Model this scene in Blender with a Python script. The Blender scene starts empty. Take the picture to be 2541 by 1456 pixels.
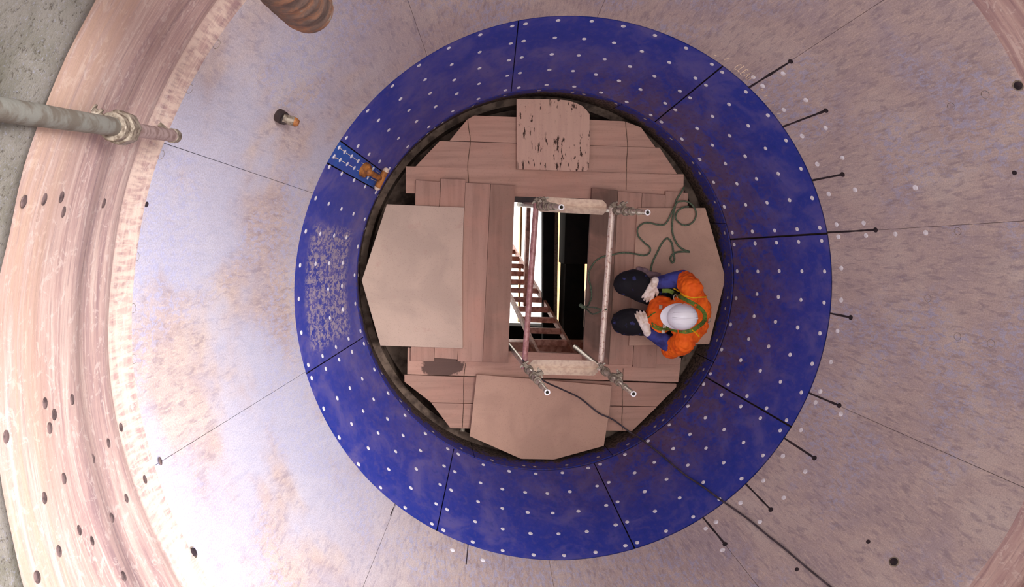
import bpy, bmesh, math, random
from mathutils import Vector, Matrix, Euler, noise
from mathutils.bvhtree import BVHTree
random.seed(7)
scene = bpy.context.scene
C = scene.collection
R = math.radians

# ------------------------------------------------------------------ camera
FPX = 2300.0
CX, CY, CZ = -1.379, 0.7461, 7.7584
TA, TB = -0.1053, -0.1349
cam_d = bpy.data.cameras.new('camera')
cam = bpy.data.objects.new('camera', cam_d); C.objects.link(cam)
cam_d.sensor_width = 36.0
cam_d.lens = FPX / 2541.0 * 36.0
cam_d.clip_start = 0.05; cam_d.clip_end = 200
CR = Matrix.Rotation(TB, 3, 'Y') @ Matrix.Rotation(TA, 3, 'X')
cam.matrix_world = Matrix.Translation((CX, CY, CZ)) @ CR.to_4x4()
scene.camera = cam

# ------------------------------------------------------------------ light
world = bpy.data.worlds.new('sky'); scene.world = world; world.use_nodes = True
wn = world.node_tree.nodes; wl = world.node_tree.links
wbg = wn['Background']; wbg.inputs['Color'].default_value = (0.93, 0.925, 0.98, 1); wbg.inputs['Strength'].default_value = 2.45
sun_d = bpy.data.lights.new('sun', 'SUN'); sun = bpy.data.objects.new('sun', sun_d); C.objects.link(sun)
sun_d.energy = 7.0; sun_d.angle = R(30); sun_d.color = (1.0, 0.975, 0.985)
SUN_AZ, SUN_EL = 27, 58       # where the hazy sun stands
sd = Vector((math.cos(R(SUN_AZ)) * math.cos(R(SUN_EL)), math.sin(R(SUN_AZ)) * math.cos(R(SUN_EL)), math.sin(R(SUN_EL))))
sun.rotation_euler = sd.to_track_quat('Z', 'Y').to_euler(); sun.location = sd * 30
scene.view_settings.view_transform = 'Standard'; scene.view_settings.look = 'None'
scene.view_settings.gamma = 1.0; scene.view_settings.exposure = 0.76; scene.view_settings.use_curve_mapping = False

# ------------------------------------------------------------------ helpers
def at(px, py, z):
    d = CR @ Vector(((px - 1270.5) / FPX, -(py - 728.0) / FPX, -1.0))
    t = (z - CZ) / d.z
    return Vector((CX, CY, CZ)) + d * t
Z1, R1, Z2, R2, Z3, R3, Z4, R4 = 0.0, 1.63, 1.0145, 2.0341, 2.7091, 2.7213, 4.5443, 2.685
def prof(z):
    if z < 0: return 1.63 + 0.03 * z
    if z < Z2: return R1 + (R2 - R1) * z / Z2
    if z < Z3: return R2 + (R3 - R2) * (z - Z2) / (Z3 - Z2)
    return R3 + (R4 - R3) * (z - Z3) / (Z4 - Z3)
def normal(th, z):
    a, b = prof(z + .02), prof(z - .02)
    n = Vector((-math.cos(th) * 0.04, -math.sin(th) * 0.04, (a - b))); return n.normalized()
def cone(th, z, off=0.0):
    r = prof(z); return Vector((r * math.cos(th), r * math.sin(th), z)) + normal(th, z) * off
def oncone(px, py, off=0.0, zmax=4.4):
    z = zmax; prev = None
    while z > -0.8:
        P = at(px, py, z); g = math.hypot(P.x, P.y) - prof(z)
        if prev is not None and prev * g <= 0:
            th = math.atan2(P.y, P.x); return cone(th, z, off)
        prev = g; z -= .01
    return at(px, py, 0)
def tag(o, label=None, cat=None, group=None, kind=None):
    if label: o['label'] = label
    if cat: o['category'] = cat
    if group: o['group'] = group
    if kind: o['kind'] = kind
    return o
class MB:
    def __init__(s): s.bm = bmesh.new(); s.uv = s.bm.loops.layers.uv.new('UVMap'); s.smooth = []
    def poly(s, pts, uvs=None, smooth=False):
        vs = [s.bm.verts.new(p) for p in pts]
        try: f = s.bm.faces.new(vs)
        except ValueError: return
        f.smooth = smooth
        if uvs:
            for l, u in zip(f.loops, uvs): l[s.uv].uv = u
        return f
    def grid(s, rows, uvs=None, smooth=True, closed=False):
        V = [[s.bm.verts.new(p) for p in r] for r in rows]
        n = len(V[0])
        for i in range(len(V) - 1):
            for j in range(n if closed else n - 1):
                k = (j + 1) % n
                f = s.bm.faces.new((V[i][j], V[i][k], V[i + 1][k], V[i + 1][j])); f.smooth = smooth
                if uvs:
                    for l, (a, b) in zip(f.loops, ((i, j), (i, j + 1), (i + 1, j + 1), (i + 1, j))):
                        l[s.uv].uv = uvs[a][b] if not closed else uvs[a][b % n]
        return V
    def box(s, c, size, rot=None):
        c = Vector(c); M = rot or Matrix.Identity(3); h = Vector(size) / 2
        P = [c + M @ Vector((x * h.x, y * h.y, z * h.z)) for x in (-1, 1) for y in (-1, 1) for z in (-1, 1)]
        for f in ((0, 1, 3, 2), (4, 6, 7, 5), (0, 4, 5, 1), (2, 3, 7, 6), (0, 2, 6, 4), (1, 5, 7, 3)):
            s.poly([P[i] for i in f])
    def beam(s, a, b, w, h, up=(0, 0, 1)):
        a = Vector(a); b = Vector(b); d = (b - a); L = d.length; d.normalize(); up = Vector(up)
        y = up.cross(d)
        if y.length < 1e-4: y = Vector((1, 0, 0)).cross(d)
        y.normalize(); z = d.cross(y)
        s.box((a + b) / 2, (L, w, h), Matrix((d, y, z)).transposed())
    def prism(s, pts, th, bev=0.003, down=Vector((0, 0, -1))):
        """flat board: outline pts (top surface), thickness th, eased top edge"""
        n = len(pts); c = sum(pts, Vector()) / n
        top = [p + (c - p).normalized() * bev for p in pts]
        mid = [p + down * bev for p in pts]; bot = [p + down * th for p in pts]
        area = sum(pts[i].x * pts[(i + 1) % n].y - pts[(i + 1) % n].x * pts[i].y for i in range(n))
        if area < 0: top.reverse(); mid.reverse(); bot.reverse()
        T = [s.bm.verts.new(p) for p in top]; Mv = [s.bm.verts.new(p) for p in mid]; B = [s.bm.verts.new(p) for p in bot]
        s.bm.faces.new(T); s.bm.faces.new(B[::-1])
        for i in range(n):
            k = (i + 1) % n
            s.bm.faces.new((Mv[i], Mv[k], T[k], T[i])); s.bm.faces.new((B[i], B[k], Mv[k], Mv[i]))
    def tube(s, pts, r, n=12, caps=True, rr=None):
        pts = [Vector(p) for p in pts]; m = len(pts); rows = []; ref = None
        for i, p in enumerate(pts):
            t = (pts[min(i + 1, m - 1)] - pts[max(i - 1, 0)]).normalized()
            if ref is None: ref = Vector((0, 0, 1)) if abs(t.z) < .9 else Vector((1, 0, 0))
            ref = (ref - t * ref.dot(t)).normalized(); b = t.cross(ref)
            q = rr[i] if rr else r
            rows.append([p + (ref * math.cos(a) + b * math.sin(a)) * q for a in [2 * math.pi * k / n for k in range(n)]])
        V = s.grid(rows, None, True, True)
        if caps:
            try: s.bm.faces.new(V[0][::-1]); s.bm.faces.new(V[-1])
            except ValueError: pass
    def pipe(s, a, b, r, ri, n=20):
        """hollow tube"""
        a = Vector(a); b = Vector(b); t = (b - a).normalized()
        ref = Vector((0, 0, 1)) if abs(t.z) < .9 else Vector((1, 0, 0)); ref = (ref - t * ref.dot(t)).normalized(); q = t.cross(ref)
        ring = lambda p, rad: [p + (ref * math.cos(2 * math.pi * k / n) + q * math.sin(2 * math.pi * k / n)) * rad for k in range(n)]
        rows = [ring(a, ri), ring(a, r), ring(b, r), ring(b, ri), ring(a, ri)]
        for i in range(4): s.grid([rows[i], rows[i + 1]], None, i in (1, 3), True)
    def ell(s, c, rad, rot=None, seg=16, rings=10):
        c = Vector(c); M = rot or Matrix.Identity(3); rows = []
        for i in range(rings + 1):
            ph = math.pi * i / rings
            rows.append([c + M @ Vector((rad[0] * math.sin(ph) * math.cos(2 * math.pi * k / seg), rad[1] * math.sin(ph) * math.sin(2 * math.pi * k / seg), rad[2] * math.cos(ph))) for k in range(seg)])
        s.grid(rows, None, True, True)
    def caps(s, a, b, ra, rb, seg=14):
        a = Vector(a); b = Vector(b); d = (b - a); L = d.length
        if L < 1e-6: s.ell(a, (ra, ra, ra)); return
        d.normalize(); pts = []; rr = []
        for i in range(6):
            u = math.pi / 2 * i / 5; pts.append(a - d * ra * math.cos(u)); rr.append(max(ra * math.sin(u), 1e-4))
        for i in range(1, 8): pts.append(a + d * L * i / 8); rr.append(ra + (rb - ra) * i / 8)
        for i in range(6):
            u = math.pi / 2 * i / 5; pts.append(b + d * rb * math.sin(u)); rr.append(max(rb * math.cos(u), 1e-4))
        s.tube(pts, 0, seg, True, rr)
    def build(s, name, m, parent=None, origin=None, bevel=0):
        bm = s.bm
        bmesh.ops.remove_doubles(bm, verts=bm.verts, dist=1e-5)
        bmesh.ops.recalc_face_normals(bm, faces=bm.faces)
        if origin is None:
            lo = Vector([min(v.co[i] for v in bm.verts) for i in range(3)]); hi = Vector([max(v.co[i] for v in bm.verts) for i in range(3)])
            origin = (lo + hi) / 2; origin.z = lo.z
        origin = Vector(origin)
        bmesh.ops.translate(bm, verts=bm.verts, vec=-origin)
        me = bpy.data.meshes.new(name); bm.to_mesh(me); bm.free(); me.set_sharp_from_angle(angle=R(42))
        me.materials.append(m)
        o = bpy.data.objects.new(name, me); C.objects.link(o)
        if parent: o.parent = parent; o.location = origin - pworld(parent)
        else: o.location = origin
        if bevel:
            b = o.modifiers.new('bevel', 'BEVEL'); b.width = bevel; b.segments = 2; b.limit_method = 'ANGLE'
        return o
def pworld(o):
    p = Vector(o.location)
    while o.parent: o = o.parent; p += Vector(o.location)
    return p
def empty(name, loc, **k):
    o = bpy.data.objects.new(name, None); C.objects.link(o); o.location = Vector(loc); o.empty_display_size = .1
    return tag(o, **k)
def copy_part(o, parent, loc, rot=None):
    c = o.copy(); C.objects.link(c); c.parent = parent; c.location = Vector(loc) - pworld(parent)
    if rot is not None: c.rotation_euler = rot
    return c
def smooth_path(pts, sub=6):
    pts = [Vector(p) for p in pts]; out = []
    for i in range(len(pts) - 1):
        p0, p1, p2, p3 = pts[max(i - 1, 0)], pts[i], pts[i + 1], pts[min(i + 2, len(pts) - 1)]
        for k in range(sub):
            t = k / sub
            out.append(.5 * ((2 * p1) + (p2 - p0) * t + (2 * p0 - 5 * p1 + 4 * p2 - p3) * t * t + (3 * p1 - p0 - 3 * p2 + p3) * t ** 3))
    out.append(pts[-1]); return out

# ------------------------------------------------------------------ materials
def lin(c): return tuple(((x / 255) / 12.92 if x / 255 <= .04045 else ((x / 255 + .055) / 1.055) ** 2.4) for x in c) + (1,)
class NT:
    def __init__(s, name):
        s.m = bpy.data.materials.new(name); s.m.use_nodes = True; s.n = s.m.node_tree.nodes; s.l = s.m.node_tree.links
        s.b = s.n['Principled BSDF']
    def new(s, t, **k):
        x = s.n.new(t)
        for a, v in k.items(): setattr(x, a, v)
        return x
    def coord(s, kind='Object', scale=(1, 1, 1), rot=(0, 0, 0), rnd=0):
        c = s.new('ShaderNodeTexCoord'); m = s.new('ShaderNodeMapping')
        s.l.new(c.outputs[kind], m.inputs['Vector']); m.inputs['Scale'].default_value = scale; m.inputs['Rotation'].default_value = rot
        if rnd:
            oi = s.new('ShaderNodeObjectInfo'); mu = s.new('ShaderNodeMath', operation='MULTIPLY'); mu.inputs[1].default_value = rnd
            s.l.new(oi.outputs['Random'], mu.inputs[0]); s.l.new(mu.outputs[0], m.inputs['Location'])
        return m.outputs[0]
    def noise(s, vec, scale, detail=4, rough=.55, dist=0):
        t = s.new('ShaderNodeTexNoise'); s.l.new(vec, t.inputs['Vector'])
        t.inputs['Scale'].default_value = scale; t.inputs['Detail'].default_value = detail; t.inputs['Roughness'].default_value = rough; t.inputs['Distortion'].default_value = dist
        return t.outputs['Fac']
    def ramp(s, fac, stops):
        r = s.new('ShaderNodeValToRGB'); s.l.new(fac, r.inputs[0]); e = r.color_ramp.elements
        while len(e) < len(stops): e.new(.5)
        for q, (p, c) in zip(e, stops): q.position = p; q.color = c if len(c) == 4 else tuple(c) + (1,)
        return r.outputs[0]
    def step(s, fac, a, b):
        m = s.new('ShaderNodeMapRange'); s.l.new(fac, m.inputs[0]); m.inputs[1].default_value = a; m.inputs[2].default_value = b
        m.interpolation_type = 'SMOOTHSTEP'; return m.outputs[0]
    def math(s, op, a, b=None):
        m = s.new('ShaderNodeMath', operation=op)
        for i, x in enumerate((a, b)):
            if x is None: continue
            if isinstance(x, (int, float)): m.inputs[i].default_value = x
            else: s.l.new(x, m.inputs[i])
        return m.outputs[0]
    def mix(s, fac, a, b, mode='MIX'):
        m = s.new('ShaderNodeMix', data_type='RGBA', blend_type=mode)
        if isinstance(fac, (int, float)): m.inputs[0].default_value = fac
        else: s.l.new(fac, m.inputs[0])
        for i, x in ((6, a), (7, b)):
            if isinstance(x, tuple): m.inputs[i].default_value = x
            else: s.l.new(x, m.inputs[i])
        return m.outputs[2]
    def sep(s, vec):
        x = s.new('ShaderNodeSeparateXYZ'); s.l.new(vec, x.inputs[0]); return x.outputs
    def col(s, c):
        if isinstance(c, tuple): s.b.inputs['Base Color'].default_value = c
        else: s.l.new(c, s.b.inputs['Base Color'])
    def fin(s, rough=.6, metal=0, spec=.4, bump=None, bs=.3, bd=.01):
        if isinstance(rough, (int, float)): s.b.inputs['Roughness'].default_value = rough
        else: s.l.new(rough, s.b.inputs['Roughness'])
        s.b.inputs['Metallic'].default_value = metal; s.b.inputs['Specular IOR Level'].default_value = spec
        if bump is not None:
            b = s.new('ShaderNodeBump'); s.l.new(bump, b.inputs['Height']); b.inputs['Strength'].default_value = bs; b.inputs['Distance'].default_value = bd
            s.l.new(b.outputs[0], s.b.inputs['Normal'])
        return s.m
def simple(name, c, rough=.6, metal=0, c2=None, scale=20, bs=.2, lo=.4, hi=.65, spec=.4):
    t = NT(name); v = t.coord('Object', rnd=5); f = t.noise(v, scale, 5)
    t.col(t.mix(t.step(f, lo, hi), lin(c), lin(c2 or tuple(int(x * .8) for x in c))))
    return t.fin(rough, metal, spec, t.noise(v, scale * 3, 4), bs, .003)
M = {}
def m_grey():
    t = NT('worn_liner_grey'); uv = t.coord('UV', rnd=0)
    def sc(x, y):
        q = t.new('ShaderNodeMapping'); t.l.new(uv, q.inputs[0]); q.inputs['Scale'].default_value = (x, y, 1); return q.outputs[0]
    f1 = t.noise(sc(30, 9), 1.0, 5, .65, .6); f2 = t.noise(sc(75, 14), 1.0, 4, .65, .3); f3 = t.noise(uv, 1.6, 5, .6, .8); f4 = t.noise(uv, 120, 3, .7)
    f7 = t.noise(sc(9, 2.6), 1.0, 4, .6, .8)
    base = t.ramp(f3, [(.3, lin((176, 160, 164))), (.5, lin((190, 170, 164))), (.7, lin((204, 188, 180)))])
    c = t.mix(t.math('MULTIPLY', t.step(f7, .42, .66), .3), base, lin((150, 134, 140)))
    c = t.mix(t.math('MULTIPLY', t.step(f1, .50, .64), .55), c, lin((138, 124, 134)))
    c = t.mix(t.math('MULTIPLY', t.step(f2, .50, .66), .40), c, lin((222, 200, 184)))
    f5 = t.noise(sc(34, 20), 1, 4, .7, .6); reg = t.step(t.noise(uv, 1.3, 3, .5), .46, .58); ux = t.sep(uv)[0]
    left_sheen = t.math('MULTIPLY', t.step(ux, 4.2, 6.0), t.step(ux, 9.6, 8.0))
    c = t.mix(t.math('MULTIPLY', t.math('MULTIPLY', left_sheen, t.step(t.noise(uv, 1.1, 4, .6), .38, .58)), .7), c, lin((182, 186, 210)))  # bluish sheen of the left side put into the plate colour
    c = t.mix(t.math('MULTIPLY', t.math('MULTIPLY', t.step(f5, .50, .57), reg), .6), c, lin((172, 174, 206)))
    c = t.mix(t.math('MULTIPLY', t.step(f4, .35, .65), .32), c, lin((124, 104, 98)))
    t.col(c); return t.fin(.5, 0, .4, f4, .08, .002)
def m_blue(name='blue_liner', worn=0):
    t = NT(name); uv = t.coord('UV'); ob = t.coord('Object')
    f3 = t.noise(uv, 3.0, 5, .6, .6); f4 = t.noise(uv, 30, 4, .7); f5 = t.noise(uv, 7, 6, .75, .6); f9 = t.noise(uv, 16, 5, .7, .5)
    base = t.ramp(f3, [(.3, lin((34, 54, 148))), (.48, lin((48, 60, 152))), (.66, lin((90, 86, 154)))])
    xyz = t.sep(uv); low = t.step(xyz[1], .95, .0)     # dirt kept by the outlet
    side = t.math('ADD', t.math('MULTIPLY', t.step(t.math('ABSOLUTE', xyz[0]), 4.0, 2.0), .75), .25)
    low = t.math('MULTIPLY', low, side); d = t.math('MULTIPLY', t.step(f5, .39, .55), low)
    c = t.mix(t.math('MULTIPLY', d, .8), base, lin((98, 74, 84)))
    c = t.mix(t.math('MULTIPLY', t.math('MULTIPLY', t.step(f4, .54, .64), low), .7), c, lin((92, 44, 58)))
    c = t.mix(t.math('MULTIPLY', t.step(f9, .48, .66), .35), c, lin((98, 86, 138)))
    c = t.mix(t.math('MULTIPLY', t.step(f9, .46, .34), .4), c, lin((26, 52, 128)))
    if worn:
        # scuffed grey-pink wear in the middle of this panel
        wx = t.math('MULTIPLY', t.step(xyz[0], worn[0], worn[0] + .10), t.step(xyz[0], worn[1], worn[1] - .12))
        wz = t.math('MULTIPLY', t.step(xyz[1], .14, .26), t.step(xyz[1], .90, .80))
        f6 = t.noise(uv, 20, 6, .78, .35)
        w = t.math('MULTIPLY', t.math('MULTIPLY', wx, wz), t.step(f6, .46, .56))
        c = t.mix(t.math('MULTIPLY', w, .75), c, lin((172, 156, 158)))
    t.col(c); return t.fin(.42, 0, .4, f4, .06, .002)
def m_collar():
    t = NT('collar_dirty_blue'); uv = t.coord('UV'); xyz = t.sep(uv)
    f = t.noise(uv, 7, 5, .7, .6); g = t.noise(uv, 28, 4, .7)
    h = t.math('ADD', xyz[1], t.math('MULTIPLY', f, .5))
    c = t.mix(t.step(g, .45, .62), lin((54, 60, 144)), lin((88, 74, 104)))
    br = t.mix(t.step(g, .4, .6), lin((112, 92, 80)), lin((66, 54, 50)))
    t.col(t.mix(t.step(t.math('SUBTRACT', h, t.math('MULTIPLY', t.step(t.math('ABSOLUTE', xyz[0]), 4.0, 2.0), .15)), .09, .0), c, br)); return t.fin(.75, 0, .12, g, .3, .004)
def m_band():
    t = NT('worn_steel_band'); uv = t.coord('UV'); xyz = t.sep(uv)
    def sc(x, y):
        q = t.new('ShaderNodeMapping'); t.l.new(uv, q.inputs[0]); q.inputs['Scale'].default_value = (x, y, 1); return q.outputs[0]
    f1 = t.noise(sc(1.1, 9), 1, 6, .65, .6); f2 = t.noise(sc(3.5, 38), 1, 5, .65, .4); f3 = t.noise(sc(40, 6), 1, 4, .6); g = t.noise(uv, 55, 4, .7)
    f5 = t.noise(sc(14, 9), 1, 5, .7, 1.5)
    c = t.ramp(f1, [(.34, lin((166, 136, 136))), (.48, lin((196, 164, 156))), (.60, lin((214, 186, 174))), (.72, lin((230, 212, 200)))])
    c = t.mix(t.math('MULTIPLY', t.step(f2, .5, .68), .55), c, lin((150, 122, 124)))
    c = t.mix(t.math('MULTIPLY', t.step(f2, .45, .34), .5), c, lin((236, 216, 204)))
    c = t.mix(t.math('MULTIPLY', t.step(f5, .55, .62), .5), c, lin((232, 216, 206)))
    top = t.math('MULTIPLY', t.step(xyz[1], 3.7, 4.3), t.step(f1, .6, .4))
    c = t.mix(t.math('MULTIPLY', top, .6), c, lin((224, 188, 160)))
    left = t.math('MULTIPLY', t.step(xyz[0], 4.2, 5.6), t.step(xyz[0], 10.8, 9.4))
    lowb = t.math('MULTIPLY', t.math('MULTIPLY', t.step(xyz[1], 3.02, 2.86), t.step(f3, .38, .6)), left)  # pale low strip kept to the left, painting in the sunlit side
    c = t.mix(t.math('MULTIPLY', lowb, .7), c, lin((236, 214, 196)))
    c = t.mix(t.math('MULTIPLY', t.step(g, .55, .72), .3), c, lin((150, 122, 106)))
    t.col(c); return t.fin(.5, 0, .4, t.math('ADD', f1, t.math('MULTIPLY', g, .3)), .3, .01)
def m_concrete():
    t = NT('rough_concrete'); ob = t.coord('Object')
    f1 = t.noise(ob, 4, 5, .6); f2 = t.noise(ob, 48, 6, .8); f3 = t.noise(ob, 95, 4, .75)
    c = t.mix(t.step(f1, .35, .65), lin((108, 104, 92)), lin((134, 128, 120)))
    c = t.mix(t.math('MULTIPLY', t.step(f3, .55, .66), .5), c, lin((150, 150, 166)))
    c = t.mix(t.math('MULTIPLY', t.step(f2, .45, .38), .8), c, lin((76, 68, 60)))
    t.col(c); return t.fin(.9, 0, .2, f2, .5, .012)
def m_wood(name, dark=1.0, axis=0, cols=((190, 150, 132), (162, 126, 111)), chips=0, stain=None):
    t = NT(name); sc = [14, 14, 14]; sc[axis] = .9
    v = t.coord('Object', tuple(sc), rnd=30); v2 = t.coord('Object', rnd=17)
    g = t.noise(v, 1.5, 5, .6, .3); f = t.noise(v2, 3, 4, .6, .4); h = t.noise(v2, 60, 3, .7)
    a, b = [lin(tuple(min(255, int(x * dark)) for x in c)) for c in cols]
    c = t.mix(t.math('MULTIPLY', t.step(g, .4, .68), .6), a, b)
    c = t.mix(t.math('MULTIPLY', t.step(f, .42, .7), .35), c, lin((204, 150, 130)))
    oi = t.new('ShaderNodeObjectInfo'); hs = t.new('ShaderNodeHueSaturation')
    t.l.new(c, hs.inputs['Color']); t.l.new(t.math('ADD', t.math('MULTIPLY', oi.outputs['Random'], .22), .89), hs.inputs['Value']); c = hs.outputs[0]
    c = t.mix(t.math('MULTIPLY', t.step(h, .55, .75), .2), c, lin((90, 66, 58)))
    if chips:
        v3 = t.coord('Object', (26, 7, 7)); k = t.noise(v3, 1.4, 3, .6, .0); v4 = t.coord('Object'); lo = t.noise(v4, 2.6, 2, .5)
        c = t.mix(t.math('MULTIPLY', t.step(k, .585, .62), t.step(lo, .42, .5)), c, lin((78, 58, 50)))
    if stain:
        v5 = t.coord('Object'); q = t.sep(v5); 
        dx = t.math('DIVIDE', t.math('SUBTRACT', q[0], stain[0]), stain[2]); dy = t.math('DIVIDE', t.math('SUBTRACT', q[1], stain[1]), stain[3])
        rr = t.math('SQRT', t.math('ADD', t.math('MULTIPLY', dx, dx), t.math('MULTIPLY', dy, dy)))
        rr = t.math('ADD', rr, t.math('MULTIPLY', t.math('SUBTRACT', t.noise(v5, 14, 4, .6), .5), .9))
        c = t.mix(t.math('MULTIPLY', t.step(rr, 1.05, .92), .85), c, lin((74, 58, 54)))
    t.col(c); return t.fin(.8, 0, .15, t.math('ADD', g, t.math('MULTIPLY', h, .4)), .25, .004)
def m_ply(name, c0=(176, 142, 130)):
    t = NT(name); v = t.coord('Object', rnd=9); f = t.noise(v, 2.2, 4, .6, .5); g = t.noise(v, 9, 4, .6); h = t.noise(v, 110, 3, .7)
    c = t.mix(t.step(f, .38, .65), lin(c0), lin(tuple(int(x * .93) for x in c0)))
    c = t.mix(t.math('MULTIPLY', t.step(g, .6, .72), .25), c, lin((180, 134, 120)))
    c = t.mix(t.math('MULTIPLY', t.step(h, .55, .72), .3), c, lin((120, 90, 78)))
    t.col(c); return t.fin(.7, 0, .3, h, .1, .002)
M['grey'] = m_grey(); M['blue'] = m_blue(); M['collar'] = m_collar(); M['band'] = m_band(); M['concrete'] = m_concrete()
M['blue_strip'] = simple('blue_strip', (36, 84, 168), .45, c2=(46, 74, 160), scale=6)
M['plank'] = m_wood('plank_lengthwise', 1.0, 0); M['plank_y'] = m_wood('plank_crosswise', .97, 1)
M['plank_dark'] = m_wood('plank_dark', .66, 1); M['ply'] = m_ply('plywood_light', (202, 174, 155)); M['ply2'] = m_ply('plywood_red', (198, 158, 136))
M['chip'] = m_wood('plank_chipped', 1.06, 1, cols=((192, 156, 138), (180, 144, 128)), chips=1)
M['white'] = simple('white_plug', (236, 234, 240), .4, c2=(214, 208, 210), scale=40)
M['plug_dirty'] = simple('dirty_plug', (196, 184, 178), .5, c2=(160, 144, 136), scale=60)
M['black'] = simple('black_steel', (26, 20, 19), .8, c2=(16, 13, 13), scale=8, spec=.2)  # even near-black base colour for the steel below the opening
M['outlet'] = simple('outlet_brown_steel', (124, 104, 90), .8, c2=(78, 64, 56), scale=9, bs=.4, spec=.2)
M['steel_dark'] = simple('dark_steel', (62, 46, 42), .6, c2=(40, 32, 32), scale=8)
M['slot'] = simple('slot_dark', (34, 26, 30), .8, c2=(52, 38, 44), scale=30)
M['galv'] = simple('galvanised_tube', (206, 198, 182), .35, .35, c2=(140, 126, 108), scale=34, lo=.45, hi=.7)
M['galv_dirty'] = simple('dirty_coupler', (150, 138, 122), .55, .25, c2=(94, 80, 68), scale=40)
M['paint'] = simple('red_oxide_tube', (176, 128, 126), .3, .1, c2=(146, 96, 92), scale=30)
M['rusty'] = simple('rusty_tube', (216, 196, 182), .3, .15, c2=(160, 112, 94), scale=50, lo=.5, hi=.7)
M['bar'] = simple('pale_angle_bar', (226, 204, 182), .5, .0, c2=(206, 178, 158), scale=30)
M['ladder'] = simple('ladder_steel', (222, 160, 140), .45, .1, c2=(176, 112, 96), scale=18)
M['rope'] = simple('green_rope', (100, 112, 88), .9, c2=(64, 76, 62), scale=90)
M['cable'] = simple('dark_cable', (58, 50, 54), .6, c2=(82, 72, 78), scale=30)
M['wire'] = simple('tie_wire', (128, 104, 88), .5, .5, c2=(96, 74, 60), scale=60)
M['rust'] = simple('rust_orange', (176, 112, 52), .6, .1, c2=(116, 68, 40), scale=16)
M['chalk'] = simple('chalk', (250, 232, 204), .9, c2=(210, 184, 158), scale=60)
M['orange'] = simple('orange_fabric', (255, 112, 16), .75, c2=(236, 90, 10), scale=8, bs=.5)
M['navy'] = simple('navy_fabric', (62, 66, 142), .85, c2=(46, 46, 104), scale=16, bs=.5)
M['trouser'] = simple('black_trouser_fabric', (18, 15, 24), .85, c2=(52, 54, 104), scale=17, lo=.60, hi=.64)
M['lime'] = simple('lime_webbing', (112, 136, 48), .7, c2=(76, 98, 34), scale=30)
M['yellow'] = simple('yellow_piping', (250, 196, 20), .6, c2=(236, 176, 16), scale=30)
M['helmet'] = simple('white_helmet', (244, 244, 250), .25, c2=(238, 238, 246), scale=4, spec=.5)
M['glove'] = simple('pale_glove', (244, 230, 222), .85, c2=(206, 184, 166), scale=22)
M['skin'] = simple('skin', (176, 122, 96), .5, c2=(160, 106, 84), scale=20)
M['boot'] = simple('boot_leather', (30, 26, 26), .5, c2=(42, 36, 34), scale=20)
M['ground'] = simple('pale_ground', (236, 230, 220), .9, c2=(214, 204, 190), scale=1.2)
M['tan'] = simple('tan_timber', (216, 180, 128), .7, c2=(190, 150, 104), scale=6)

# ------------------------------------------------------------------ setting: the silo
def revolve(name, prf, m, n=144, ragged=None, th0=0, th1=360):
    mb = MB(); rows = []; uvs = []
    for i, (r, z) in enumerate(prf):
        row = []; uv = []
        for k in range(n + 1):
            th = R(th0 + (th1 - th0) * k / n); rr, zz = r, z
            if ragged: rr, zz = ragged(i, th, r, z)
            row.append(Vector((rr * math.cos(th), rr * math.sin(th), zz))); uv.append((th * 2.5, zz))
        rows.append(row); uvs.append(uv)
    mb.grid(rows, uvs); o = mb.build(name, m, origin=(0, 0, 0)); return o
def con_rag(i, th, r, z):
    p = Vector((math.cos(th) * 5, math.sin(th) * 5, z * 2)); f = noise.noise(p) * .022 + noise.noise(p * 3.1) * .008
    if i == 0: return r + .02, z
    zz = z
    if i == 1: zz = z + noise.noise(Vector((math.cos(th) * 9, math.sin(th) * 9, 0))) * .05; return r, zz
    return r + f, zz
con = [(2.74, 4.40), (2.672, 4.545)] + [(2.672 + min(.045, .02 * i), 4.6 + .08 * i) for i in range(57)]
o = revolve('wall_upper', con, M['concrete'], 216, con_rag); tag(o, kind='structure')
def band_rag(i, th, r, z):
    return r + noise.noise(Vector((math.cos(th) * 4, math.sin(th) * 4, z * 3))) * .012, z
bp = [(2.714, 2.694), (2.718, 2.72), (2.732, 2.78), (2.764, 2.92), (2.766, 2.955), (2.752, 2.985), (2.75, 3.10), (2.75, 3.3), (2.735, 3.5), (2.722, 3.52), (2.715, 3.7), (2.705, 4.0), (2.698, 4.1), (2.69, 4.3), (2.687, 4.6)]
band = revolve('wall_middle', bp, M['band'], 216, band_rag); tag(band, kind='structure')
HB = [(-178.3, 4.43), (-178.8, 4.01), (-176.6, 3.99), (-177.5, 3.66), (-177.4, 3.92), (-171.0, 3.49), (-170.9, 3.19), (-171.1, 2.91), (-171.8, 3.92), (-171.8, 4.17), (-167.2, 4.16), (-167.2, 4.41), (-166.9, 3.89), (-165.1, 3.79), (-164.8, 3.45), (-164.7, 3.14), (-164.6, 2.83), (-165.4, 2.67), (-160.0, 3.62), (165.4, 3.94), (164.3, 4.44), (164.2, 4.23), (164.1, 4.02), (165.0, 3.3)]
def disc(r, h, m, name, parent, n=18, dome=.35, rim=None):
    mb = MB(); rows = []
    for q, zz in ((r, 0), (r, h * (1 - dome)), (r * .86, h), (.0005, h)):
        rows.append([Vector((q * math.cos(2 * math.pi * k / n), q * math.sin(2 * math.pi * k / n), zz)) for k in range(n)])
    mb.grid(rows, None, True, True); return mb.build(name, m, parent, origin=(0, 0, 0) if parent is None else pworld(parent))
def place_on(o, parent, th, P, nrm):
    o.parent = parent; o.location = P - pworld(parent)
    o.rotation_euler = nrm.to_track_quat('Z', 'Y').to_euler()
def dup_mesh(me_obj, name, parent, P, nrm, mat=None):
    c = me_obj.copy(); C.objects.link(c); c.name = name; place_on(c, parent, 0, P, nrm)
    return c
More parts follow.
